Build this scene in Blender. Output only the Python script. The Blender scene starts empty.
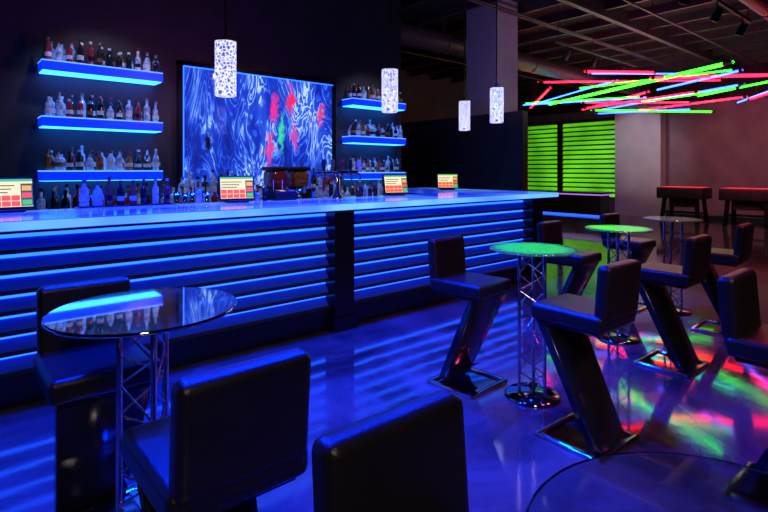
import bpy, bmesh, math, random
from mathutils import Vector, Matrix
random.seed(7)
scn = bpy.context.scene
scn.view_settings.view_transform = 'Standard'
try: scn.view_settings.look = 'None'
except Exception: pass

# ---------------------------------------------------------------- materials
def newmat(name):
    m = bpy.data.materials.new(name); m.use_nodes = True
    nt = m.node_tree
    return m, nt, nt.nodes["Principled BSDF"]

def pbr(name, col, rough=0.5, metal=0.0, emis=None, es=0.0, spec=0.5, coat=0.0, noise=0.0, nscale=8, bump=0.0, bscale=60, trans=0.0):
    m, nt, b = newmat(name)
    b.inputs['Base Color'].default_value = (*col, 1)
    b.inputs['Roughness'].default_value = rough
    b.inputs['Metallic'].default_value = metal
    b.inputs['Specular IOR Level'].default_value = spec
    b.inputs['Coat Weight'].default_value = coat
    b.inputs['Transmission Weight'].default_value = trans
    if emis:
        b.inputs['Emission Color'].default_value = (*emis, 1)
        b.inputs['Emission Strength'].default_value = es
    tc = nt.nodes.new('ShaderNodeTexCoord')
    if noise > 0:
        n = nt.nodes.new('ShaderNodeTexNoise'); n.inputs['Scale'].default_value = nscale
        n.inputs['Detail'].default_value = 6
        nt.links.new(tc.outputs['Object'], n.inputs['Vector'])
        r = nt.nodes.new('ShaderNodeValToRGB')
        r.color_ramp.elements[0].position = 0.3; r.color_ramp.elements[1].position = 0.7
        r.color_ramp.elements[0].color = (*[c*(1-noise) for c in col], 1)
        r.color_ramp.elements[1].color = (*[min(1, c*(1+noise)) for c in col], 1)
        nt.links.new(n.outputs['Fac'], r.inputs['Fac'])
        nt.links.new(r.outputs['Color'], b.inputs['Base Color'])
    if bump > 0:
        n2 = nt.nodes.new('ShaderNodeTexNoise'); n2.inputs['Scale'].default_value = bscale
        n2.inputs['Detail'].default_value = 3
        nt.links.new(tc.outputs['Object'], n2.inputs['Vector'])
        bp = nt.nodes.new('ShaderNodeBump'); bp.inputs['Strength'].default_value = bump
        bp.inputs['Distance'].default_value = 0.01
        nt.links.new(n2.outputs['Fac'], bp.inputs['Height'])
        nt.links.new(bp.outputs['Normal'], b.inputs['Normal'])
    return m

def emit(name, col, s):
    return pbr(name, (0.02, 0.02, 0.02), 0.4, emis=col, es=s)

M = {}
M['wall_dark'] = pbr('wall_dark', (0.036, 0.022, 0.030), 0.6, noise=0.3, nscale=3)
M['wall_side'] = pbr('wall_side', (0.05, 0.045, 0.055), 0.7, noise=0.2, nscale=3)
M['wall_far'] = pbr('wall_far', (0.16, 0.125, 0.14), 0.7, noise=0.2, nscale=2)
M['wall_black'] = pbr('wall_upper_black', (0.010, 0.008, 0.010), 0.8, noise=0.3, nscale=2)
M['pilaster'] = pbr('pilaster_paint', (0.5, 0.48, 0.5), 0.7, noise=0.1, nscale=2)
M['ceil'] = pbr('ceiling_black', (0.010, 0.007, 0.009), 0.8, noise=0.4, nscale=5)
M['duct'] = pbr('duct_painted', (0.045, 0.028, 0.034), 0.45, noise=0.2)
M['column'] = pbr('column_paint', (0.3, 0.25, 0.31), 0.6, noise=0.1)
M['black'] = pbr('black_laminate', (0.006, 0.006, 0.009), 0.25, noise=0.2)
M['blackmatte'] = pbr('black_matte', (0.01, 0.01, 0.012), 0.6, noise=0.2)
M['leather'] = pbr('leather_black', (0.010, 0.008, 0.008), 0.33, spec=0.38, bump=0.2, bscale=220, noise=0.2)
M['legslab'] = pbr('stool_leg_lacquer', (0.010, 0.010, 0.011), 0.14, spec=0.5, noise=0.2)
M['chrome'] = pbr('chrome', (0.75, 0.75, 0.78), 0.1, metal=1.0, noise=0.05)
M['darkchrome'] = pbr('dark_chrome', (0.3, 0.3, 0.32), 0.08, metal=1.0, noise=0.05)
M['gold'] = pbr('brass', (0.5, 0.35, 0.12), 0.3, metal=1.0, noise=0.1)
M['led_blue'] = emit('led_blue', (0.012, 0.09, 1.0), 4.2)
M['shelf'] = pbr('shelf_acrylic', (0.02, 0.05, 0.6), 0.25, emis=(0.0, 0.03, 1.0), es=0.9)
M['shelf_top'] = emit('shelf_top_glow', (0.08, 0.25, 1.0), 2.2)
M['shelf_under'] = emit('shelf_under_glow', (0.02, 0.2, 1.0), 7)
M['board'] = pbr('bar_front_board', (0.02, 0.10, 0.8), 0.35, emis=(0.0, 0.02, 1.0), es=0.05, noise=0.1)  # weak blue emission painted in to brighten the LED-lit faces
M['neon_r'] = emit('neon_red', (1.0, 0.004, 0.02), 18)
M['neon_g'] = emit('neon_green', (0.02, 1.0, 0.012), 9)
M['neon_b'] = emit('neon_blue', (0.015, 0.07, 1.0), 12)
M['led_floor'] = emit('led_counter_base', (0.02, 0.1, 1.0), 2)
M['led_purple'] = emit('led_purple', (0.5, 0.15, 1.0), 1.1)
M['led_red'] = emit('led_red', (1.0, 0.02, 0.04), 1.0)
M['screen_g'] = emit('screen_green', (0.1, 0.6, 0.15), 1.0)
M['screen_r'] = emit('screen_red', (1.0, 0.10, 0.03), 1.1)
M['screen_w'] = emit('screen_cream', (1.0, 0.85, 0.5), 1.1)
M['screen_k'] = emit('screen_dark', (0.05, 0.12, 0.1), 1.0)
M['screen_y'] = emit('screen_yellow', (1.0, 0.5, 0.05), 1.0)
M['b_clear'] = pbr('bottle_clear', (0.40, 0.47, 0.85), 0.06, spec=0.9, emis=(0.06, 0.13, 0.65), es=0.2, noise=0.85, nscale=24)  # faint blue emission painted in for the shelf light
M['b_amber'] = pbr('bottle_amber', (0.34, 0.11, 0.04), 0.06, spec=0.9, noise=0.5, nscale=22)
M['b_dark'] = pbr('bottle_dark', (0.015, 0.02, 0.03), 0.06, spec=0.9, noise=0.3, nscale=30)
M['b_red'] = pbr('bottle_red', (0.32, 0.03, 0.05), 0.08, spec=0.8, noise=0.3, nscale=30)
M['label'] = pbr('bottle_label', (0.8, 0.78, 0.8), 0.6, noise=0.35, nscale=60)
M['cap'] = pbr('bottle_cap', (0.3, 0.3, 0.32), 0.3, metal=0.7, noise=0.1)

def floor_mat():
    m, nt, b = newmat('polished_concrete')
    tc = nt.nodes.new('ShaderNodeTexCoord')
    n = nt.nodes.new('ShaderNodeTexNoise'); n.inputs['Scale'].default_value = 1.1
    n.inputs['Detail'].default_value = 10; n.inputs['Roughness'].default_value = 0.68
    n.inputs['Distortion'].default_value = 0.7
    nt.links.new(tc.outputs['Object'], n.inputs['Vector'])
    r = nt.nodes.new('ShaderNodeValToRGB')
    r.color_ramp.elements[0].position = 0.34; r.color_ramp.elements[1].position = 0.7
    r.color_ramp.elements[0].color = (0.016, 0.016, 0.017, 1)
    r.color_ramp.elements[1].color = (0.105, 0.105, 0.11, 1)
    nt.links.new(n.outputs['Fac'], r.inputs['Fac'])
    nt.links.new(r.outputs['Color'], b.inputs['Base Color'])
    r2 = nt.nodes.new('ShaderNodeMapRange')
    r2.inputs['From Min'].default_value = 0.3; r2.inputs['From Max'].default_value = 0.7
    r2.inputs['To Min'].default_value = 0.03; r2.inputs['To Max'].default_value = 0.12
    nt.links.new(n.outputs['Fac'], r2.inputs['Value'])
    nt.links.new(r2.outputs['Result'], b.inputs['Roughness'])
    n3 = nt.nodes.new('ShaderNodeTexNoise'); n3.inputs['Scale'].default_value = 1.8
    n3.inputs['Detail'].default_value = 3
    nt.links.new(tc.outputs['Object'], n3.inputs['Vector'])
    bp = nt.nodes.new('ShaderNodeBump'); bp.inputs['Strength'].default_value = 0.10
    bp.inputs['Distance'].default_value = 0.02
    nt.links.new(n3.outputs['Fac'], bp.inputs['Height'])
    nt.links.new(bp.outputs['Normal'], b.inputs['Normal'])
    b.inputs['IOR'].default_value = 1.75
    return m
M['floor'] = floor_mat()

def bartop_mat():
    m, nt, b = newmat('bar_top_backlit_resin')
    tc = nt.nodes.new('ShaderNodeTexCoord')
    n = nt.nodes.new('ShaderNodeTexNoise'); n.inputs['Scale'].default_value = 1.3
    n.inputs['Detail'].default_value = 5
    nt.links.new(tc.outputs['Object'], n.inputs['Vector'])
    r = nt.nodes.new('ShaderNodeValToRGB')
    r.color_ramp.elements[0].position = 0.36; r.color_ramp.elements[1].position = 0.68
    r.color_ramp.elements[0].color = (0.008, 0.03, 0.5, 1)
    r.color_ramp.elements[1].color = (0.12, 0.33, 1.0, 1)
    nt.links.new(n.outputs['Fac'], r.inputs['Fac'])
    nt.links.new(r.outputs['Color'], b.inputs['Emission Color'])
    b.inputs['Emission Strength'].default_value = 0.75
    b.inputs['Base Color'].default_value = (0.04, 0.08, 0.3, 1)
    b.inputs['Roughness'].default_value = 0.12
    return m
M['bartop'] = bartop_mat()

def baredge_mat():
    m, nt, b = newmat('bar_top_edge_glow')
    N = nt.nodes.new; L = nt.links.new
    tc = N('ShaderNodeTexCoord'); n = N('ShaderNodeTexNoise'); n.inputs['Scale'].default_value = 0.9
    L(tc.outputs['Object'], n.inputs['Vector'])
    r = N('ShaderNodeValToRGB')
    r.color_ramp.elements[0].position = 0.35; r.color_ramp.elements[0].color = (0.01, 0.10, 0.95, 1)
    r.color_ramp.elements[1].position = 0.65; r.color_ramp.elements[1].color = (0.14, 0.42, 1.0, 1)
    L(n.outputs['Fac'], r.inputs['Fac']); L(r.outputs['Color'], b.inputs['Emission Color'])
    b.inputs['Emission Strength'].default_value = 1.6
    b.inputs['Base Color'].default_value = (0.02, 0.02, 0.1, 1)
    return m
M['baredge'] = baredge_mat()

def art_mat():
    m, nt, b = newmat('backlit_agate_art')
    N = nt.nodes.new; L = nt.links.new
    tc = N('ShaderNodeTexCoord')
    mp = N('ShaderNodeMapping'); mp.inputs['Scale'].default_value = (1.0, 1.0, 0.36)
    L(tc.outputs['Object'], mp.inputs['Vector'])
    n = N('ShaderNodeTexNoise'); n.inputs['Scale'].default_value = 2.4
    n.inputs['Detail'].default_value = 5.0; n.inputs['Distortion'].default_value = 1.4
    n.inputs['Roughness'].default_value = 0.5
    L(mp.outputs['Vector'], n.inputs['Vector'])
    mu = N('ShaderNodeMath'); mu.operation = 'MULTIPLY'; mu.inputs[1].default_value = 90.0
    L(n.outputs['Fac'], mu.inputs[0])
    si = N('ShaderNodeMath'); si.operation = 'SINE'; L(mu.outputs[0], si.inputs[0])
    mr = N('ShaderNodeMapRange'); mr.inputs['From Min'].default_value = -1
    L(si.outputs[0], mr.inputs['Value'])
    pw = N('ShaderNodeMath'); pw.operation = 'POWER'; pw.inputs[1].default_value = 2.8
    L(mr.outputs['Result'], pw.inputs[0])
    n2 = N('ShaderNodeTexNoise'); n2.inputs['Scale'].default_value = 3.2; n2.inputs['Detail'].default_value = 7
    L(mp.outputs['Vector'], n2.inputs['Vector'])
    m2 = N('ShaderNodeMapRange'); m2.inputs['From Min'].default_value = 0.33; m2.inputs['From Max'].default_value = 0.66
    L(n2.outputs['Fac'], m2.inputs['Value'])
    vm = N('ShaderNodeMath'); vm.operation = 'MULTIPLY'
    L(pw.outputs[0], vm.inputs[0]); L(m2.outputs['Result'], vm.inputs[1])
    ad = N('ShaderNodeMath'); ad.operation = 'MULTIPLY_ADD'; ad.inputs[1].default_value = 0.72
    L(vm.outputs[0], ad.inputs[0])
    h = N('ShaderNodeMath'); h.operation = 'MULTIPLY_ADD'; h.inputs[1].default_value = 0.45; h.inputs[2].default_value = 0.06
    L(m2.outputs['Result'], h.inputs[0]); L(h.outputs[0], ad.inputs[2])
    r = N('ShaderNodeValToRGB')
    e = r.color_ramp.elements
    e[0].position = 0.0; e[0].color = (0.004, 0.006, 0.09, 1)
    e[1].position = 1.0; e[1].color = (0.55, 0.75, 1.0, 1)
    a = e.new(0.28); a.color = (0.006, 0.03, 0.5, 1)
    a = e.new(0.55); a.color = (0.03, 0.12, 0.92, 1)
    a = e.new(0.78); a.color = (0.16, 0.38, 1.0, 1)
    L(ad.outputs[0], r.inputs['Fac'])
    v = N('ShaderNodeTexVoronoi'); v.inputs['Scale'].default_value = 3.2
    L(mp.outputs['Vector'], v.inputs['Vector'])
    vr = N('ShaderNodeValToRGB')
    vr.color_ramp.elements[0].position = 0.09; vr.color_ramp.elements[0].color = (0.02, 0.01, 0.03, 1)
    vr.color_ramp.elements[1].position = 0.17; vr.color_ramp.elements[1].color = (1, 1, 1, 1)
    L(v.outputs['Distance'], vr.inputs['Fac'])
    mx = N('ShaderNodeMix'); mx.data_type = 'RGBA'; mx.blend_type = 'MULTIPLY'
    mx.inputs[0].default_value = 1.0
    L(r.outputs['Color'], mx.inputs[6]); L(vr.outputs['Color'], mx.inputs[7])
    # painted neon reflections in red, pink and green, edges broken up by warped coordinates
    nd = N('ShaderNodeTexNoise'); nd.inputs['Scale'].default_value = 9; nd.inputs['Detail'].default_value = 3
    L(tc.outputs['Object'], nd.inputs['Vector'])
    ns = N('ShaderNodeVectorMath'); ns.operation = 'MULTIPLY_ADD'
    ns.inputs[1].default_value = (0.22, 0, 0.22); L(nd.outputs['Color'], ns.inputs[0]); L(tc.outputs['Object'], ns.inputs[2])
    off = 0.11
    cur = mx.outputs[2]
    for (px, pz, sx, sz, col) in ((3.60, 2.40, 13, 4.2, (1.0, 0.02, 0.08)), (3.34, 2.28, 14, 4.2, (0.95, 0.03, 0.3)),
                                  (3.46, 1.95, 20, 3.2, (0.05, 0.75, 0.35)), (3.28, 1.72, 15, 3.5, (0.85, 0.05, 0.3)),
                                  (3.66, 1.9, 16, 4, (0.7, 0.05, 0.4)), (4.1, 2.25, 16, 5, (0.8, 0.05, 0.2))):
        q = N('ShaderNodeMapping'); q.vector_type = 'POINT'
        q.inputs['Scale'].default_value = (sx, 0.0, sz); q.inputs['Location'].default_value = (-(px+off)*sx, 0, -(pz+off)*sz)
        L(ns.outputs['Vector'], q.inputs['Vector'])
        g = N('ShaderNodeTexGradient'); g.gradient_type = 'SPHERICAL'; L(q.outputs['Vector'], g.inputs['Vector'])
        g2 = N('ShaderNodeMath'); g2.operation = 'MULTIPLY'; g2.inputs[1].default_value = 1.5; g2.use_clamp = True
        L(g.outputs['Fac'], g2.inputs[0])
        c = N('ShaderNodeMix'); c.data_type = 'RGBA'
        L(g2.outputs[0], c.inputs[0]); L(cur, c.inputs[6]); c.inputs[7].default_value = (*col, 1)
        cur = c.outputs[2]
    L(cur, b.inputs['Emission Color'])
    b.inputs['Emission Strength'].default_value = 1.0
    b.inputs['Base Color'].default_value = (0.02, 0.03, 0.1, 1)
    b.inputs['Roughness'].default_value = 0.06
    return m
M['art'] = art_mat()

def pendant_mat():
    m, nt, b = newmat('pendant_crackle_glass')
    N = nt.nodes.new; L = nt.links.new
    tc = N('ShaderNodeTexCoord')
    n = N('ShaderNodeTexNoise'); n.inputs['Scale'].default_value = 14
    L(tc.outputs['Object'], n.inputs['Vector'])
    vm = N('ShaderNodeVectorMath'); vm.operation = 'MULTIPLY_ADD'; vm.inputs[1].default_value = (.06,.06,.06)
    L(n.outputs['Color'], vm.inputs[0]); L(tc.outputs['Object'], vm.inputs[2])
    v = N('ShaderNodeTexVoronoi'); v.feature = 'DISTANCE_TO_EDGE'; v.inputs['Scale'].default_value = 34
    L(vm.outputs['Vector'], v.inputs['Vector'])
    r = N('ShaderNodeValToRGB')
    r.color_ramp.elements[0].position = 0.04; r.color_ramp.elements[0].color = (0.85, 0.85, 1.0, 1)
    r.color_ramp.elements[1].position = 0.22; r.color_ramp.elements[1].color = (0.06, 0.07, 0.42, 1)
    L(v.outputs['Distance'], r.inputs['Fac'])
    L(r.outputs['Color'], b.inputs['Emission Color'])
    b.inputs['Emission Strength'].default_value = 1.3
    b.inputs['Roughness'].default_value = 0.1
    return m
M['pendant'] = pendant_mat()

def glass_mat(name, gloss, green_refl=0.0):
    m, nt, b = newmat(name)
    N = nt.nodes.new; L = nt.links.new
    out = nt.nodes['Material Output']
    b.inputs['Base Color'].default_value = (0.7, 0.82, 0.9, 1)
    b.inputs['Transmission Weight'].default_value = 1.0
    b.inputs['IOR'].default_value = 1.9
    d = N('ShaderNodeBsdfGlossy'); d.inputs['Color'].default_value = (1, 1, 1, 1); d.inputs['Roughness'].default_value = 0.03
    mix = N('ShaderNodeMixShader'); mix.inputs[0].default_value = gloss
    L(b.outputs[0], mix.inputs[1]); L(d.outputs[0], mix.inputs[2])
    df = N('ShaderNodeBsdfDiffuse'); df.inputs['Color'].default_value = (0.3, 0.9, 0.15, 1)  # green diffuse layer paints the shutter reflection into the table tops
    mix2 = N('ShaderNodeMixShader'); mix2.inputs[0].default_value = green_refl
    L(mix.outputs[0], mix2.inputs[1]); L(df.outputs[0], mix2.inputs[2]); L(mix2.outputs[0], out.inputs[0])
    tc = N('ShaderNodeTexCoord'); n = N('ShaderNodeTexNoise'); n.inputs['Scale'].default_value = 4
    L(tc.outputs['Object'], n.inputs['Vector'])
    mr = N('ShaderNodeMapRange'); mr.inputs['To Min'].default_value = 0.01; mr.inputs['To Max'].default_value = 0.04
    L(n.outputs['Fac'], mr.inputs['Value']); L(mr.outputs['Result'], b.inputs['Roughness'])
    return m
M['glass'] = glass_mat('table_glass', 0.5)
M['glass_green_refl'] = glass_mat('table_glass_green_reflection', 0.25, 0.15)
M['glass_low'] = glass_mat('table_glass_clear', 0.02)

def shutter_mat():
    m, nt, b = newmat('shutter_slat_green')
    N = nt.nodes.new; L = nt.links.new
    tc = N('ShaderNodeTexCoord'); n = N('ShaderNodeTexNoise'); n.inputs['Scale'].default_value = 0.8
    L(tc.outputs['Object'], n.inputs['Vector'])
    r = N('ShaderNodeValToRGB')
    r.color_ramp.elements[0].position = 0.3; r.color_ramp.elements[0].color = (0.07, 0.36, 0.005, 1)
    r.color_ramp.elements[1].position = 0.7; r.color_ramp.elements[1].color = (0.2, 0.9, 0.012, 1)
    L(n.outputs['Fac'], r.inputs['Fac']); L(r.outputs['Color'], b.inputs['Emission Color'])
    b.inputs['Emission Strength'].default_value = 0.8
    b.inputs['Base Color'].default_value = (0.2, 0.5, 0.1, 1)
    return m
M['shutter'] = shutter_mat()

# ---------------------------------------------------------------- mesh builder
class MB:
    def __init__(s):
        s.v = []; s.f = []; s.m = []; s.sm = []; s.mats = []
    def mi(s, k):
        if k not in s.mats: s.mats.append(k)
        return s.mats.index(k)
    def add(s, vs, fs, mat, smooth=False, T=None):
        o = len(s.v); i = s.mi(mat)
        for p in vs:
            p = Vector(p)
            s.v.append(tuple(T @ p) if T else tuple(p))
        for f in fs:
            s.f.append(tuple(o+a for a in f)); s.m.append(i); s.sm.append(smooth)
    def box(s, lo, hi, mat, T=None):
        x0, y0, z0 = lo; x1, y1, z1 = hi
        s.add([(x0,y0,z0),(x1,y0,z0),(x1,y1,z0),(x0,y1,z0),(x0,y0,z1),(x1,y0,z1),(x1,y1,z1),(x0,y1,z1)],
              [(0,3,2,1),(4,5,6,7),(0,1,5,4),(1,2,6,5),(2,3,7,6),(3,0,4,7)], mat, False, T)
    def rbox(s, c, size, r, mat, T=None, seg=3):
        bm = bmesh.new(); bmesh.ops.create_cube(bm, size=1.0)
        for v in bm.verts:
            v.co = Vector((v.co.x*size[0], v.co.y*size[1], v.co.z*size[2]))
        bmesh.ops.bevel(bm, geom=list(bm.edges), offset=r, segments=seg, profile=0.5, affect='EDGES')
        bm.verts.index_update()
        vs = [v.co + Vector(c) for v in bm.verts]
        fs = [tuple(v.index for v in f.verts) for f in bm.faces]
        s.add(vs, fs, mat, True, T); bm.free()
    def lathe(s, prof, c, mat, n=16, T=None, smooth=True):
        vs = []; fs = []
        for (r, z) in prof:
            for k in range(n):
                a = 2*math.pi*k/n
                vs.append((c[0]+r*math.cos(a), c[1]+r*math.sin(a), c[2]+z))
        for j in range(len(prof)-1):
            for k in range(n):
                k2 = (k+1) % n
                fs.append((j*n+k, j*n+k2, (j+1)*n+k2, (j+1)*n+k))
        s.add(vs, fs, mat, smooth, T)
        s.add([vs[k] for k in range(n)], [tuple(reversed(range(n)))], mat, False, T)
        o = (len(prof)-1)*n
        s.add([vs[o+k] for k in range(n)], [tuple(range(n))], mat, False, T)
    def tube(s, p0, p1, r, mat, n=8):
        p0 = Vector(p0); p1 = Vector(p1); d = p1-p0
        q = d.to_track_quat('Z', 'Y').to_matrix().to_4x4()
        T = Matrix.Translation(p0) @ q
        s.lathe([(r, 0), (r, d.length)], (0, 0, 0), mat, n, T)
    def mesh(s, name):
        me = bpy.data.meshes.new(name); me.from_pydata(s.v, [], s.f)
        for k in s.mats: me.materials.append(M[k])
        me.polygons.foreach_set('material_index', s.m)
        me.polygons.foreach_set('use_smooth', s.sm)
        me.update(); return me
    def obj(s, name, loc=(0,0,0), rz=0.0, bevel=0.0, wn=False):
        ob = bpy.data.objects.new(name, s.mesh(name)); ob.location = loc; ob.rotation_euler = (0,0,rz)
        scn.collection.objects.link(ob)
        if bevel:
            b = ob.modifiers.new('bevel', 'BEVEL'); b.width = bevel; b.segments = 2; b.limit_method = 'ANGLE'
        if wn:
            ob.modifiers.new('wn', 'WEIGHTED_NORMAL')
        return ob

def inst(me, name, loc, rz=0.0, wn=False):
    ob = bpy.data.objects.new(name, me); ob.location = loc; ob.rotation_euler = (0,0,rz)
    scn.collection.objects.link(ob)
    if wn: ob.modifiers.new('wn', 'WEIGHTED_NORMAL')
    return ob

def simple(name, lo, hi, mat, bevel=0):
    b = MB(); b.box(lo, hi, mat); return b.obj(name, bevel=bevel)

# ---------------------------------------------------------------- room shell
CH = 4.5
simple('floor', (-3, -4, -0.1), (17, 11.5, 0), 'floor')
simple('ceiling', (-3, -4, CH), (17, 11.5, CH+0.1), 'ceil')
simple('wall_bar', (-3, 6.2, 0), (5.7, 6.35, CH), 'wall_dark')
simple('wall_return', (5.55, 6.35, 0), (5.7, 11.5, CH), 'wall_dark')
simple('wall_back', (5.7, 11.5, 0), (17, 11.65, CH), 'wall_side')
simple('wall_far', (17, -4, 0), (17.15, 11.5, CH), 'wall_far')
simple('trim_far_upper', (16.95, -4, 3.5), (17, 11.5, CH), 'wall_black')
simple('wall_left', (-3.15, -4, 0), (-3, 6.2, CH), 'wall_dark')
simple('wall_front', (-3, -4.15, 0), (17, -4, CH), 'wall_side')
simple('wall_pilaster', (16.6, 6.35, 0), (17, 7.75, 3.7), 'pilaster')
simple('baseboard_far', (16.97, -4, 0), (17, 6.35, 0.12), 'blackmatte')
simple('wall_partition', (7.15, 4.85, 0), (7.3, 9.0, 2.42), 'wall_dark')
simple('column', (7.35, 5.5, 0), (7.95, 6.2, CH), 'column')

# ceiling structure: joists, ducts, conduits
b = MB()
for i in range(12):
    x = 6.2 + i*0.95
    b.box((x, -4, CH-0.16), (x+0.06, 11.5, CH), 'duct')
for y in (1.2, 4.4, 7.6):
    b.box((-3 if y < 6 else 5.75, y, CH-0.28), (17, y+0.1, CH-0.02), 'duct')
b.obj('trim_ceiling_joists')
b = MB()
b.tube((6.0, 2.2, 4.05), (17, 2.2, 4.05), 0.15, 'duct', 16)
for x in (7, 10, 13, 16):
    b.tube((x, 2.2, 4.05), (x, 2.2, CH), 0.012, 'duct', 6)
    b.tube((x-0.03, 2.2, 4.05), (x+0.03, 2.2, 4.05), 0.165, 'duct', 16)
b.tube((6.0, 6.9, 3.95), (17, 6.9, 3.95), 0.2, 'duct', 16)
for x in (7.5, 10.5, 13.5, 16):
    b.tube((x-0.03, 6.9, 3.95), (x+0.03, 6.9, 3.95), 0.215, 'duct', 16)
    b.tube((x, 6.9, 3.95), (x, 6.9, CH), 0.012, 'duct', 6)
b.obj('ceiling_duct')
b = MB()
for (y, z) in ((5.2, 4.15), (5.32, 4.17), (0.6, 4.1), (8.4, 4.1), (3.6, 4.1)):
    b.tube((5.8, y, z), (17, y, z), 0.02, 'duct', 8)
    for x in (6.2, 9.05, 11.9, 14.75): b.tube((x+0.04, y, z), (x+0.04, y, CH-0.1), 0.008, 'duct', 6)
b.obj('ceiling_conduits')

# track lights
def track(name, x0, x1, y, spots):
    b = MB()
    zt = 3.75
    b.box((x0, y-0.02, zt-0.04), (x1, y+0.02, zt), 'blackmatte')
    for x in (x0+0.1, x1-0.1): b.tube((x, y, zt), (x, y, CH), 0.008, 'blackmatte', 6)
    for x in spots:
        b.tube((x, y, zt-0.04), (x, y, zt-0.14), 0.012, 'blackmatte', 8)
        T = Matrix.Translation((x, y, zt-0.2)) @ Matrix.Rotation(0.5, 4, 'X')
        b.lathe([(0.035, 0.08), (0.05, 0.06), (0.055, -0.1)], (0,0,0), 'blackmatte', 14, T)
    return b.obj(name)
track('track_light', 8.2, 11.5, 4.9, (8.6, 9.6, 10.8))
track('track_light', 6.4, 9.4, 2.3, (6.8, 7.9, 9.0))

# ---------------------------------------------------------------- bar
BT = 1.157
b = MB()
b.box((-2.4, 3.95, 0), (6.0, 4.45, BT-0.06), 'black')
b.box((-2.4, 3.84, 0.0), (6.0, 3.95, 0.19), 'black')          # plinth
b.box((-2.4, 3.84, 1.06), (6.0, 3.95, BT-0.06), 'black')      # header
b.box((5.5, 4.45, 0), (6.0, 5.95, BT-0.06), 'black')          # return leg
for (x0, x1) in ((-0.55, -0.33), (2.66, 2.88), (5.78, 6.02)):
    b.box((x0, 3.77, 0), (x1, 3.95, BT-0.06), 'black')
    b.box((x0-0.02, 3.74, 0), (x1+0.02, 3.95, 0.12), 'black')
# louvred lit boards
for (x0, x1) in ((-2.4, -0.55), (-0.33, 2.66), (2.88, 5.78)):
    n = 7; z0 = 0.19; z1 = 1.06; h = (z1-z0)/n
    for i in range(n):
        za = z0+i*h; zb = za+h
        b.box((x0, 3.845, za), (x1, 3.945, za+0.026), 'blackmatte')
        vs = [(x0, 3.865, za+0.026), (x1, 3.865, za+0.026), (x1, 3.925, zb-0.028), (x0, 3.925, zb-0.028),
              (x0, 3.945, za+0.026), (x1, 3.945, za+0.026), (x1, 3.945, zb-0.028), (x0, 3.945, zb-0.028)]
        b.add(vs, [(0,1,2,3), (0,4,5,1), (4,7,6,5), (3,2,6,7)], 'board')
        b.box((x0, 3.915, zb-0.03), (x1, 3.945, zb-0.004), 'led_blue')
# top slab with glowing edge
b.box((-2.5, 3.6, BT-0.055), (6.12, 3.615, BT-0.005), 'baredge')
b.box((6.105, 3.615, BT-0.055), (6.12, 6.0, BT-0.005), 'baredge')
b.box((-2.5, 3.615, BT-0.06), (6.105, 4.5, BT), 'bartop')
b.box((5.42, 4.5, BT-0.06), (6.105, 6.0, BT), 'bartop')
b.obj('bar_counter')

# back bar cabinet with a stepped riser below the art panel
b = MB()
b.box((-2.4, 5.65, 0), (5.1, 6.17, 0.95), 'black')
b.box((-2.4, 5.6, 0.95), (5.1, 6.17, 0.985), 'blackmatte')
b.box((1.95, 5.92, 0.985), (2.98, 6.1, 1.15), 'shelf')
b.box((3.80, 5.92, 0.985), (4.42, 6.1, 1.15), 'shelf')
for i in range(10):
    x = -2.3+i*0.74
    b.box((x, 5.635, 0.1), (x+0.68, 5.65, 0.9), 'blackmatte')
    b.tube((x+0.6, 5.62, 0.4), (x+0.6, 5.62, 0.6), 0.008, 'chrome', 6)
b.obj('back_bar_cabinet')

# art panel
b = MB()
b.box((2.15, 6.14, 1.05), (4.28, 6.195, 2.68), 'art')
b.box((2.09, 6.12, 1.0), (2.15, 6.2, 2.74), 'black')
b.box((4.28, 6.12, 1.0), (4.34, 6.2, 2.74), 'black')
b.box((2.09, 6.12, 2.68), (4.34, 6.2, 2.74), 'black')
b.box((2.15, 6.11, 2.672), (4.28, 6.125, 2.684), 'led_blue')
b.box((2.14, 6.11, 1.05), (2.15, 6.125, 2.68), 'led_blue')
b.obj('backlit_art_panel')

# bottles
PROFS = [
 [(0.034,0),(0.037,0.01),(0.037,0.15),(0.03,0.18),(0.014,0.205),(0.013,0.255)],
 [(0.044,0),(0.047,0.01),(0.045,0.11),(0.036,0.14),(0.016,0.16),(0.015,0.205)],
 [(0.031,0),(0.033,0.01),(0.035,0.17),(0.028,0.19),(0.013,0.2),(0.012,0.27)],
 [(0.04,0),(0.043,0.012),(0.034,0.08),(0.041,0.15),(0.016,0.18),(0.015,0.225)],
]
def bottle(b, x, y, z, s=1.0, kind=None, mat=None):
    p = PROFS[random.randrange(4) if kind is None else kind]
    mt = mat or random.choice(['b_clear','b_clear','b_clear','b_clear','b_dark','b_dark','b_dark','b_amber','b_red'])
    p = [(r*s, h*s) for r, h in p]
    b.lathe(p, (x, y, z), mt, 14)
    b.lathe([(p[-1][0]*1.25, 0), (p[-1][0]*1.25, 0.028*s)], (x, y, z+p[-1][1]-0.012), random.choice(['cap','blackmatte','cap','label','b_red']), 10)
    if random.random() < 0.85:
        rr = max(q[0] for q in p)*1.02
        b.lathe([(rr, 0), (rr, 0.05*s)], (x, y, z+0.045*s), random.choice(['label','label','b_dark','b_amber']), 14)

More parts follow.
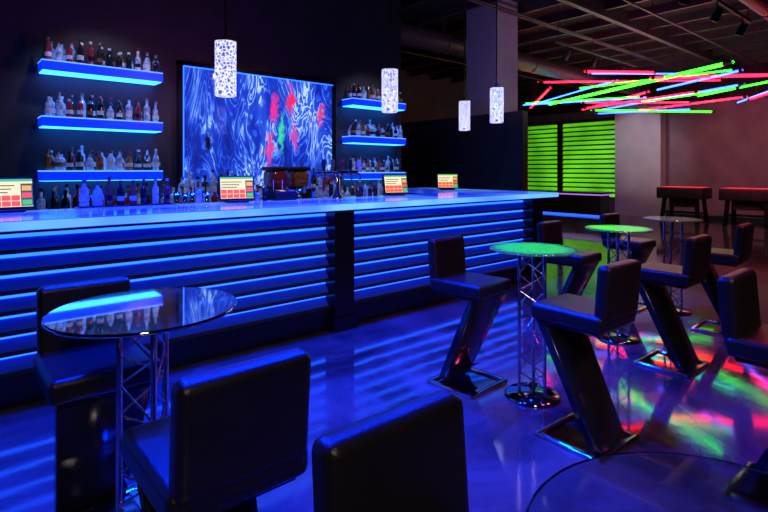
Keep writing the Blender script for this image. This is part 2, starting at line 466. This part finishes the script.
def shelf(x0, x1, zt):
    b = MB()
    b.box((x0, 5.92, zt-0.1), (x1, 6.195, zt-0.012), 'shelf')
    b.box((x0, 5.92, zt-0.012), (x1, 6.195, zt), 'shelf_top')
    b.box((x0+0.01, 5.94, zt-0.106), (x1-0.01, 6.19, zt-0.1), 'shelf_under')
    b.obj('bottle_shelf')
    b = MB()
    n = int((x1-x0)/0.09)
    for i in range(n):
        x = x0+0.06+i*(x1-x0-0.12)/(n-1)
        bottle(b, x+random.uniform(-.004,.004), 5.985+random.uniform(-.01,.01), zt+0.001, random.uniform(0.75,0.9))
        bottle(b, x+0.04, 6.11, zt+0.001, random.uniform(0.85,1.0))
    b.obj('liquor_bottles')
for z in (2.53, 1.98, 1.445):
    shelf(0.72, 1.85, z)
    shelf(4.50, 5.55, z-0.03)

# bottles on back counter (either side of the drink machine)
for (xa, xb) in ((0.5, 2.95), (3.80, 5.0)):
    b = MB(); x = xa
    while x < xb:
        s = random.uniform(0.92, 1.15)
        bottle(b, x, 5.72+random.uniform(-.02,.02), 0.986, s)
        if random.random() < .8: bottle(b, x+0.03, 5.84, 0.986, random.uniform(1.0, 1.15), kind=random.choice([0,2]))
        if 2.0 < x < 2.92 or 3.82 < x < 4.35: bottle(b, x, 6.01, 1.151, random.uniform(0.95, 1.2))
        x += random.uniform(0.085, 0.105)
    b.obj('back_counter_bottles')

# bar-top rail mat with bottles near left
b = MB()
b.box((0.75, 4.28, BT), (1.45, 4.47, BT+0.012), 'label')
b.box((0.76, 4.29, BT+0.012), (1.44, 4.46, BT+0.016), 'blackmatte')
for i in range(12):
    b.box((0.77+i*0.056, 4.295, BT+0.016), (0.80+i*0.056, 4.455, BT+0.02), 'blackmatte')
b.obj('bar_mat')
b = MB()
for i, x in enumerate((0.80, 0.89, 0.97, 1.05, 1.14, 1.22, 1.31, 1.4)):
    bottle(b, x, 4.38, BT+0.021, 0.72 if i > 2 else 0.82, mat=('b_clear','label','b_amber','b_dark','b_amber','b_dark','b_clear','b_red')[i])
b.obj('service_bottles')

# glasses on the service side of the bar
b = MB()
for i in range(60):
    x = 1.5+i*0.062
    if 1.76 < x < 2.24 or 2.36 < x < 2.66 or 2.72 < x < 3.40 or x > 3.68: continue
    h = random.uniform(0.07, 0.14)
    b.lathe([(0.022, 0), (0.028, h), (0.025, h), (0.02, 0.01)], (x, 4.43+random.uniform(-.02,.02), BT), random.choice(['b_clear','b_dark','chrome','b_dark']), 12)
b.obj('drinking_glasses')

# garnish caddy
b = MB()
b.rbox((0, 0, 0.045), (0.24, 0.13, 0.09), 0.012, 'blackmatte')
for i, mt in enumerate(('b_red', 'screen_y', 'b_amber', 'label')):
    b.box((-0.105+i*0.054, -0.05, 0.088), (-0.06+i*0.054, 0.05, 0.096), mt)
for i in range(7):
    b.tube((-0.1+i*0.03, 0.055, 0.05), (-0.11+i*0.034, 0.058, 0.2), 0.004, ('b_red','label','b_dark')[i % 3], 6)
b.obj('garnish_caddy', (2.5, 4.41, BT))

# beer tap tower
b = MB()
b.lathe([(0.07,0),(0.07,0.02),(0.035,0.04),(0.035,0.27)], (0,0,0), 'chrome', 16)
b.tube((-0.26,0,0.26), (0.26,0,0.26), 0.03, 'darkchrome', 16)
for i in range(5):
    x = -0.22+i*0.11
    b.tube((x,-0.03,0.26), (x,-0.1,0.25), 0.01, 'chrome', 8)
    b.tube((x,-0.1,0.26), (x,-0.11,0.19), 0.009, 'chrome', 8)
    b.lathe([(0.01,0),(0.018,0.03),(0.022,0.09),(0.014,0.12)], (x,-0.09,0.28), ('blackmatte','b_amber','b_red','blackmatte','label')[i], 10)
b.obj('beer_tap_tower', (3.08, 4.33, BT))

# frozen drink machine on back counter
b = MB()
for k, mt in ((-0.16, 'b_red'), (0.16, 'b_amber')):
    b.box((k-0.13, -0.16, 0), (k+0.13, 0.16, 0.22), 'blackmatte')
    b.rbox((k, 0, 0.34), (0.22, 0.28, 0.24), 0.05, mt)
    b.box((k-0.02, -0.19, 0.16), (k+0.02, -0.14, 0.26), 'chrome')
    b.rbox((k, 0, 0.48), (0.24, 0.3, 0.05), 0.02, 'blackmatte')
b.obj('frozen_drink_machine', (3.38, 5.88, 0.986))

# POS terminals
def pos(loc, rz):
    b = MB()
    b.rbox((0, 0.03, 0.012), (0.2, 0.18, 0.024), 0.01, 'blackmatte')
    b.box((-0.03, 0.03, 0.02), (0.03, 0.06, 0.14), 'blackmatte')
    T = Matrix.Translation((0, 0, 0.13)) @ Matrix.Rotation(-0.22, 4, 'X')
    b.rbox((0, 0, 0), (0.32, 0.035, 0.225), 0.01, 'blackmatte', T)
    b.box((-0.145, -0.021, -0.097), (0.145, -0.018, 0.097), 'screen_w', T)
    b.box((-0.145, -0.023, 0.08), (0.145, -0.021, 0.097), 'screen_g', T)
    b.box((0.075, -0.023, -0.093), (0.145, -0.021, 0.065), 'screen_k', T)
    for i in range(3): b.box((0.082, -0.0245, -0.085+i*0.05), (0.138, -0.023, -0.05+i*0.05), ('screen_g','screen_r','screen_y')[i], T)
    for j in range(2):
        for i in range(4):
            b.box((-0.142+i*0.054, -0.023, -0.093+j*0.04), (-0.093+i*0.054, -0.021, -0.058+j*0.04), 'screen_r', T)
    for j in range(3):
        b.box((-0.135, -0.023, 0.0+j*0.024), (0.0+0.02*j, -0.021, 0.007+j*0.024), 'screen_k', T)
    b.obj('pos_terminal', loc, rz, wn=False)
pos((0.33, 4.36, BT), 0.1)
pos((2.0, 4.36, BT), -0.2)
pos((3.92, 4.36, BT), -0.2)
pos((5.62, 5.1, BT), -0.6)

# pendants
def pendant(x, y):
    b = MB()
    b.lathe([(0.078,0),(0.085,0.01),(0.085,0.44),(0.078,0.45)], (0,0,2.05), 'pendant', 24)
    b.lathe([(0.087,0),(0.087,0.012)], (0,0,2.49), 'gold', 24)
    b.lathe([(0.03,0),(0.012,0.06)], (0,0,2.50), 'gold', 12)
    b.tube((0,0,2.5), (0,0,CH-0.02), 0.007, 'gold', 6)
    b.lathe([(0.06,0),(0.06,0.025)], (0,0,CH-0.025), 'gold', 16)
    b.obj('pendant_lamp', (x, y, 0))
for p in ((1.74, 4.0), (3.52, 4.0), (5.33, 4.0), (6.0, 5.1)): pendant(*p)

# ---------------------------------------------------------------- stools
b = MB()
b.rbox((0, 0.235, 0.672), (0.375, 0.42, 0.09), 0.026, 'leather')
T = Matrix.Translation((0, 0.035, 0.832)) @ Matrix.Rotation(0.08, 4, 'X')
b.rbox((0, 0, 0), (0.35, 0.078, 0.285), 0.028, 'leather', T, 4)
b.rbox((0, 0.045, 0.69), (0.33, 0.06, 0.06), 0.015, 'leather')
b.box((-0.16, 0.06, 0.61), (0.16, 0.42, 0.629), 'legslab')
def slab(b, wt, wb, yt, zt, yb, zb, th, mat):
    vs = [(-wb, yb, zb), (wb, yb, zb), (wt, yt, zt), (-wt, yt, zt),
          (-wb, yb+th, zb), (wb, yb+th, zb), (wt, yt+th, zt), (-wt, yt+th, zt)]
    b.add(vs, [(0,1,2,3), (7,6,5,4), (0,4,5,1), (1,5,6,2), (2,6,7,3), (3,7,4,0)], mat)
slab(b, 0.155, 0.12, 0.335, 0.615, 0.055, 0.022, 0.085, 'legslab')
slab(b, 0.12, 0.12, 0.20, 0.10, 0.055, 0.022, 0.02, 'legslab')
b.box((-0.19, 0.03, 0.0), (0.19, 0.39, 0.008), 'darkchrome')
for (x0, x1, y0, y1) in ((-0.2,0.2,0.02,0.05), (-0.2,0.2,0.37,0.40), (-0.2,-0.17,0.05,0.37), (0.17,0.2,0.05,0.37)):
    b.box((x0, y0, 0), (x1, y1, 0.02), 'chrome')
stool = b.mesh('bar_stool')
stools = [
 (0.46, 2.52, math.pi), (0.565, 1.15, 0.0), (0.67, 0.775, math.pi-0.03),
 (2.64, 1.18, -0.03), (2.70, 2.49, math.pi+0.06), (4.28, 2.64, math.pi+0.04),
 (5.54, 2.67, math.pi), (4.12, 1.29, 0.0), (5.36, 1.32, 0.05), (2.80, 0.76, math.pi)]
for x, y, r in stools: inst(stool, 'bar_stool', (x, y, 0), r, True)

# ---------------------------------------------------------------- tables
def table_mesh(R, H, topmat):
    b = MB()
    b.lathe([(R-0.004, -0.014), (R, -0.010), (R, -0.003), (R-0.004, 0)], (0,0,H), topmat, 56)
    b.lathe([(0.11, 0), (0.11, 0.012)], (0,0,H-0.027), 'chrome', 28)
    b.lathe([(0.175, 0), (0.175, 0.012), (0.16, 0.022), (0.02, 0.03)], (0,0,0), 'darkchrome', 40)
    P = [(0.09*math.cos(a), 0.09*math.sin(a)) for a in (0.5, 0.5+2*math.pi/3, 0.5+4*math.pi/3)]
    for x, y in P: b.tube((x, y, 0.02), (x, y, H-0.02), 0.011, 'chrome', 12)
    nz = 8; dz = (H-0.12)/nz
    for j in range(3):
        p = P[j]; q = P[(j+1) % 3]
        for i in range(nz):
            z0 = 0.06+i*dz
            a, c = (p, q) if i % 2 == 0 else (q, p)
            b.tube((a[0], a[1], z0), (c[0], c[1], z0+dz), 0.0045, 'chrome', 6)
    return b.mesh('bar_table')
tm = table_mesh(0.27, 0.95, 'glass_green_refl')
inst(table_mesh(0.31, 0.965, 'glass'), 'bar_table', (0.545, 1.925, 0))
for p in ((2.865, 1.87), (4.41, 2.03), (5.68, 2.06)): inst(tm, 'bar_table', (*p, 0))
inst(table_mesh(0.28, 0.96, 'glass_low'), 'bar_table', (0.745, 0.17, 0))

# ---------------------------------------------------------------- neon sculpture
tubes = [
 ('neon_g', (12.3,7.6,3.2), (9.7,2.6,3.2), .032), ('neon_r', (8.64,4.57,3.2), (9.7,3.8,3.2), .022),
 ('neon_r', (10.2,4.08,3.2), (11.8,2.2,3.2), .028), ('neon_b', (11.5,4.5,3.15), (10.6,2.7,3.2), .02),
 ('neon_b', (14.5,7.2,3.2), (12.7,3.2,3.25), .022), ('neon_g', (12.7,6.55,3.0), (15.6,4.6,3.0), .022),
 ('neon_g', (10.2,5.6,3.18), (10.7,2.8,3.24), .016), ('neon_r', (12.6,8.3,3.2), (9.8,5.96,3.2), .02),
 ('neon_b', (11.8,8.1,3.2), (13.0,5.2,3.22), .018), ('neon_g', (13.8,5.8,3.22), (12.4,3.2,3.14), .02),
 ('neon_r', (13.2,7.0,3.12), (12.2,3.9,3.12), .02), ('neon_g', (10.9,7.4,3.1), (12.1,5.0,3.12), .018),
 ('neon_r', (14.6,6.2,3.1), (13.7,3.4,3.1), .02), ('neon_b', (9.4,4.9,3.3), (10.9,3.6,3.3), .013),
 ('neon_b', (13.6,6.9,3.0), (14.9,4.9,3.05), .018), ('neon_r', (11.0,5.9,2.98), (13.0,4.3,3.0), .018),
 ('neon_r', (13.4,3.3,3.0), (11.4,1.6,3.1), .024), ('neon_b', (14.8,3.9,3.1), (12.0,2.2,3.1), .02),
 ('neon_r', (9.4,6.0,3.28), (12.2,3.4,3.3), .016), ('neon_b', (12.5,7.9,3.32), (10.6,4.9,3.32), .016),
 ('neon_r', (14.9,8.0,3.3), (12.9,5.2,3.34), .022), ('neon_g', (14.2,4.6,3.28), (12.2,2.3,3.22), .02),
]
b = MB()
for mt, p, q, rr in tubes:
    b.tube(p, q, rr, mt, 10)
    p = Vector(p); q = Vector(q)
    for t in (0.0, 1.0):
        r = p.lerp(q, t); r2 = p.lerp(q, 0.03 if t == 0 else 0.97)
        b.tube(r, r2, rr+0.006, 'blackmatte', 10)
    for t in (0.12, 0.88):
        r = p.lerp(q, t); b.tube(r, (r.x, r.y, CH), 0.004, 'duct', 5)
b.obj('neon_tube_sculpture')

# ---------------------------------------------------------------- green shutters
def shutter(y0, y1):
    b = MB()
    z0, z1 = 0.55, 3.15
    b.box((16.93, y0-0.06, z0-0.06), (16.99, y1+0.06, z1+0.06), 'blackmatte')
    n = 16; h = (z1-z0)/n
    for i in range(n):
        za = z0+i*h
        b.add([(16.84, y0, za), (16.84, y1, za), (16.90, y1, za+h*0.66), (16.90, y0, za+h*0.66),
               (16.92, y0, za), (16.92, y1, za), (16.92, y1, za+h*0.66), (16.92, y0, za+h*0.66)],
              [(0,3,2,1),(0,1,5,4),(3,7,6,2),(4,5,6,7)], 'shutter')
    b.box((16.82, y0-0.06, z0-0.06), (16.94, y0, z1+0.06), 'blackmatte')
    b.box((16.82, y1, z0-0.06), (16.94, y1+0.06, z1+0.06), 'blackmatte')
    b.obj('window_shutter')
shutter(7.85, 9.75); shutter(9.95, 11.3)

# illuminated lounge counter in front of the shutters
b = MB()
b.box((15.3, 7.6, 0.05), (15.9, 11.2, 0.66), 'black')
b.box((15.2, 7.5, 0.70), (16.0, 11.3, 0.76), 'black')
b.box((15.25, 7.55, 0.66), (15.95, 11.25, 0.70), 'led_purple')
b.box((15.29, 7.6, 0.0), (15.9, 11.2, 0.05), 'led_floor')
for i in range(5): b.box((15.28, 7.62+i*0.72, 0.12), (15.3, 8.28+i*0.72, 0.58), 'blackmatte')
b.obj('illuminated_counter')

# foosball tables at far right
def game(loc):
    b = MB()
    b.rbox((0,0,0.83), (0.75, 1.15, 0.3), 0.03, 'blackmatte')
    b.box((-0.33,-0.52,0.981), (0.33,0.52,0.992), 'led_red')
    for sy in (-0.4, 0.4):
        for sx in (-1, 1):
            b.tube((sx*0.25, sy, 0.70), (sx*0.36, sy*1.1, 0.02), 0.055, 'black', 8)
            b.lathe([(0.06,0),(0.06,0.03)], (sx*0.36, sy*1.1, 0), 'chrome', 10)
        b.tube((-0.33, sy*1.05, 0.3), (0.33, sy*1.05, 0.3), 0.03, 'black', 8)
    b.tube((0, -0.42, 0.3), (0, 0.42, 0.3), 0.03, 'black', 8)
    b.box((-0.2, -0.3, 0.45), (0.2, 0.3, 0.69), 'blackmatte')
    for k in range(4):
        y = -0.42+k*0.28
        b.tube((-0.62, y, 0.9), (0.62, y, 0.9), 0.01, 'chrome', 6)
        b.tube((-0.66, y, 0.9), (-0.54, y, 0.9), 0.02, 'blackmatte', 8)
    b.obj('foosball_table', loc)
game((15.3, 5.25, 0)); game((15.3, 3.75, 0))

# ---------------------------------------------------------------- lights
def spot(loc, tgt, col, e, ang=70, blend=0.6, size=0.12):
    l = bpy.data.lights.new('spot', 'SPOT'); l.energy = e; l.color = col
    l.spot_size = math.radians(ang); l.spot_blend = blend; l.shadow_soft_size = size
    o = bpy.data.objects.new('spot_light', l); o.location = loc
    o.rotation_euler = (Vector(tgt)-Vector(loc)).to_track_quat('-Z', 'Y').to_euler()
    scn.collection.objects.link(o)
BL = (0.0, 0.02, 1.0)
spot((0.6, 3.3, 3.6), (0.8, 2.5, 0), BL, 2200, 95)
spot((3.0, 3.3, 3.6), (2.2, 2.7, 0), BL, 2400, 86)
spot((1.6, 2.6, 3.6), (1.3, 1.9, 0), BL, 1500, 62)
spot((5.0, 3.3, 3.6), (4.8, 3.4, 0), BL, 900, 76)
spot((5.0, 1.2, 3.5), (4.6, 1.3, 0), (1.0, 0.04, 0.22), 170, 85)
spot((3.6, 0.6, 3.5), (3.4, 0.8, 0), (1.0, 0.12, 0.4), 40, 80)
spot((8.5, 3.0, 3.4), (8.5, 3.2, 0), (1.0, 0.06, 0.25), 220, 100)  # added red spot, standing in for neon spill on the floor
spot((7.6, 2.4, 3.4), (6.6, 2.2, 0), (0.1, 1.0, 0.15), 90, 60)  # green counterpart, also added for neon spill
spot((12.5, 2.6, 2.9), (17, 3.0, 1.8), (1.0, 0.06, 0.16), 300, 85)
spot((14.2, 7, 3.0), (16.6, 7, 2.2), (0.8, 0.78, 0.9), 100, 60)
spot((13.5, 4.2, 3.0), (17, 4.5, 1.8), (0.75, 0.6, 0.75), 60, 80)
# added green beams standing in for shutter reflections on the two middle tables
spot((2.865, 1.87, 3.6), (2.865, 1.87, 0.9), (0.0, 1.0, 0.0), 1200, 11.2, 0.4, 0.03)
spot((4.41, 2.03, 3.6), (4.41, 2.03, 0.9), (0.02, 1.0, 0.0), 1300, 11.2, 0.4, 0.03)
# added spots to brighten the bottles and back counter
spot((1.3, 4.9, 3.6), (1.3, 6.1, 1.9), (0.6, 0.68, 1.0), 45, 60, 0.5, 0.05)
spot((5.0, 4.9, 3.6), (5.0, 6.1, 1.9), (0.6, 0.68, 1.0), 45, 60, 0.5, 0.05)
spot((3.2, 4.6, 2.9), (3.2, 5.8, 1.1), (0.9, 0.8, 1.0), 32, 110, 0.5, 0.05)
# added warm-neutral fill from behind the camera, for highlights on the leather
spot((-0.6, -1.6, 3.4), (0.9, 1.0, 0.6), (1.0, 0.75, 0.65), 190, 60, 0.8, 0.3)
spot((1.8, -1.0, 3.4), (3.2, 1.4, 0.6), (1.0, 0.66, 0.74), 120, 75, 0.8, 0.3)
# purple wash on column, ceiling
spot((6.4, 3.4, 2.6), (7.5, 5.7, 3.5), (0.62, 0.42, 0.75), 80, 70)
spot((9.5, 4, 2.2), (9.5, 4, 3.9), (0.75, 0.2, 0.5), 90, 140)
spot((2.0, 4.6, 2.4), (1.8, 6.2, 3.4), (0.75, 0.25, 0.55), 22, 140)

w = bpy.data.worlds.new('world'); scn.world = w; w.use_nodes = True
w.node_tree.nodes['Background'].inputs[0].default_value = (0.05, 0.04, 0.1, 1)
w.node_tree.nodes['Background'].inputs[1].default_value = 0.05

# ---------------------------------------------------------------- camera
cd = bpy.data.cameras.new('camera'); cam = bpy.data.objects.new('camera', cd)
cam.location = (0, 0, 1.45); cam.rotation_euler = (math.radians(90), 0, -math.radians(40.7))
cd.lens = 24; cd.sensor_width = 36; cd.shift_y = -86/768; cd.clip_start = 0.05
scn.collection.objects.link(cam); scn.camera = cam
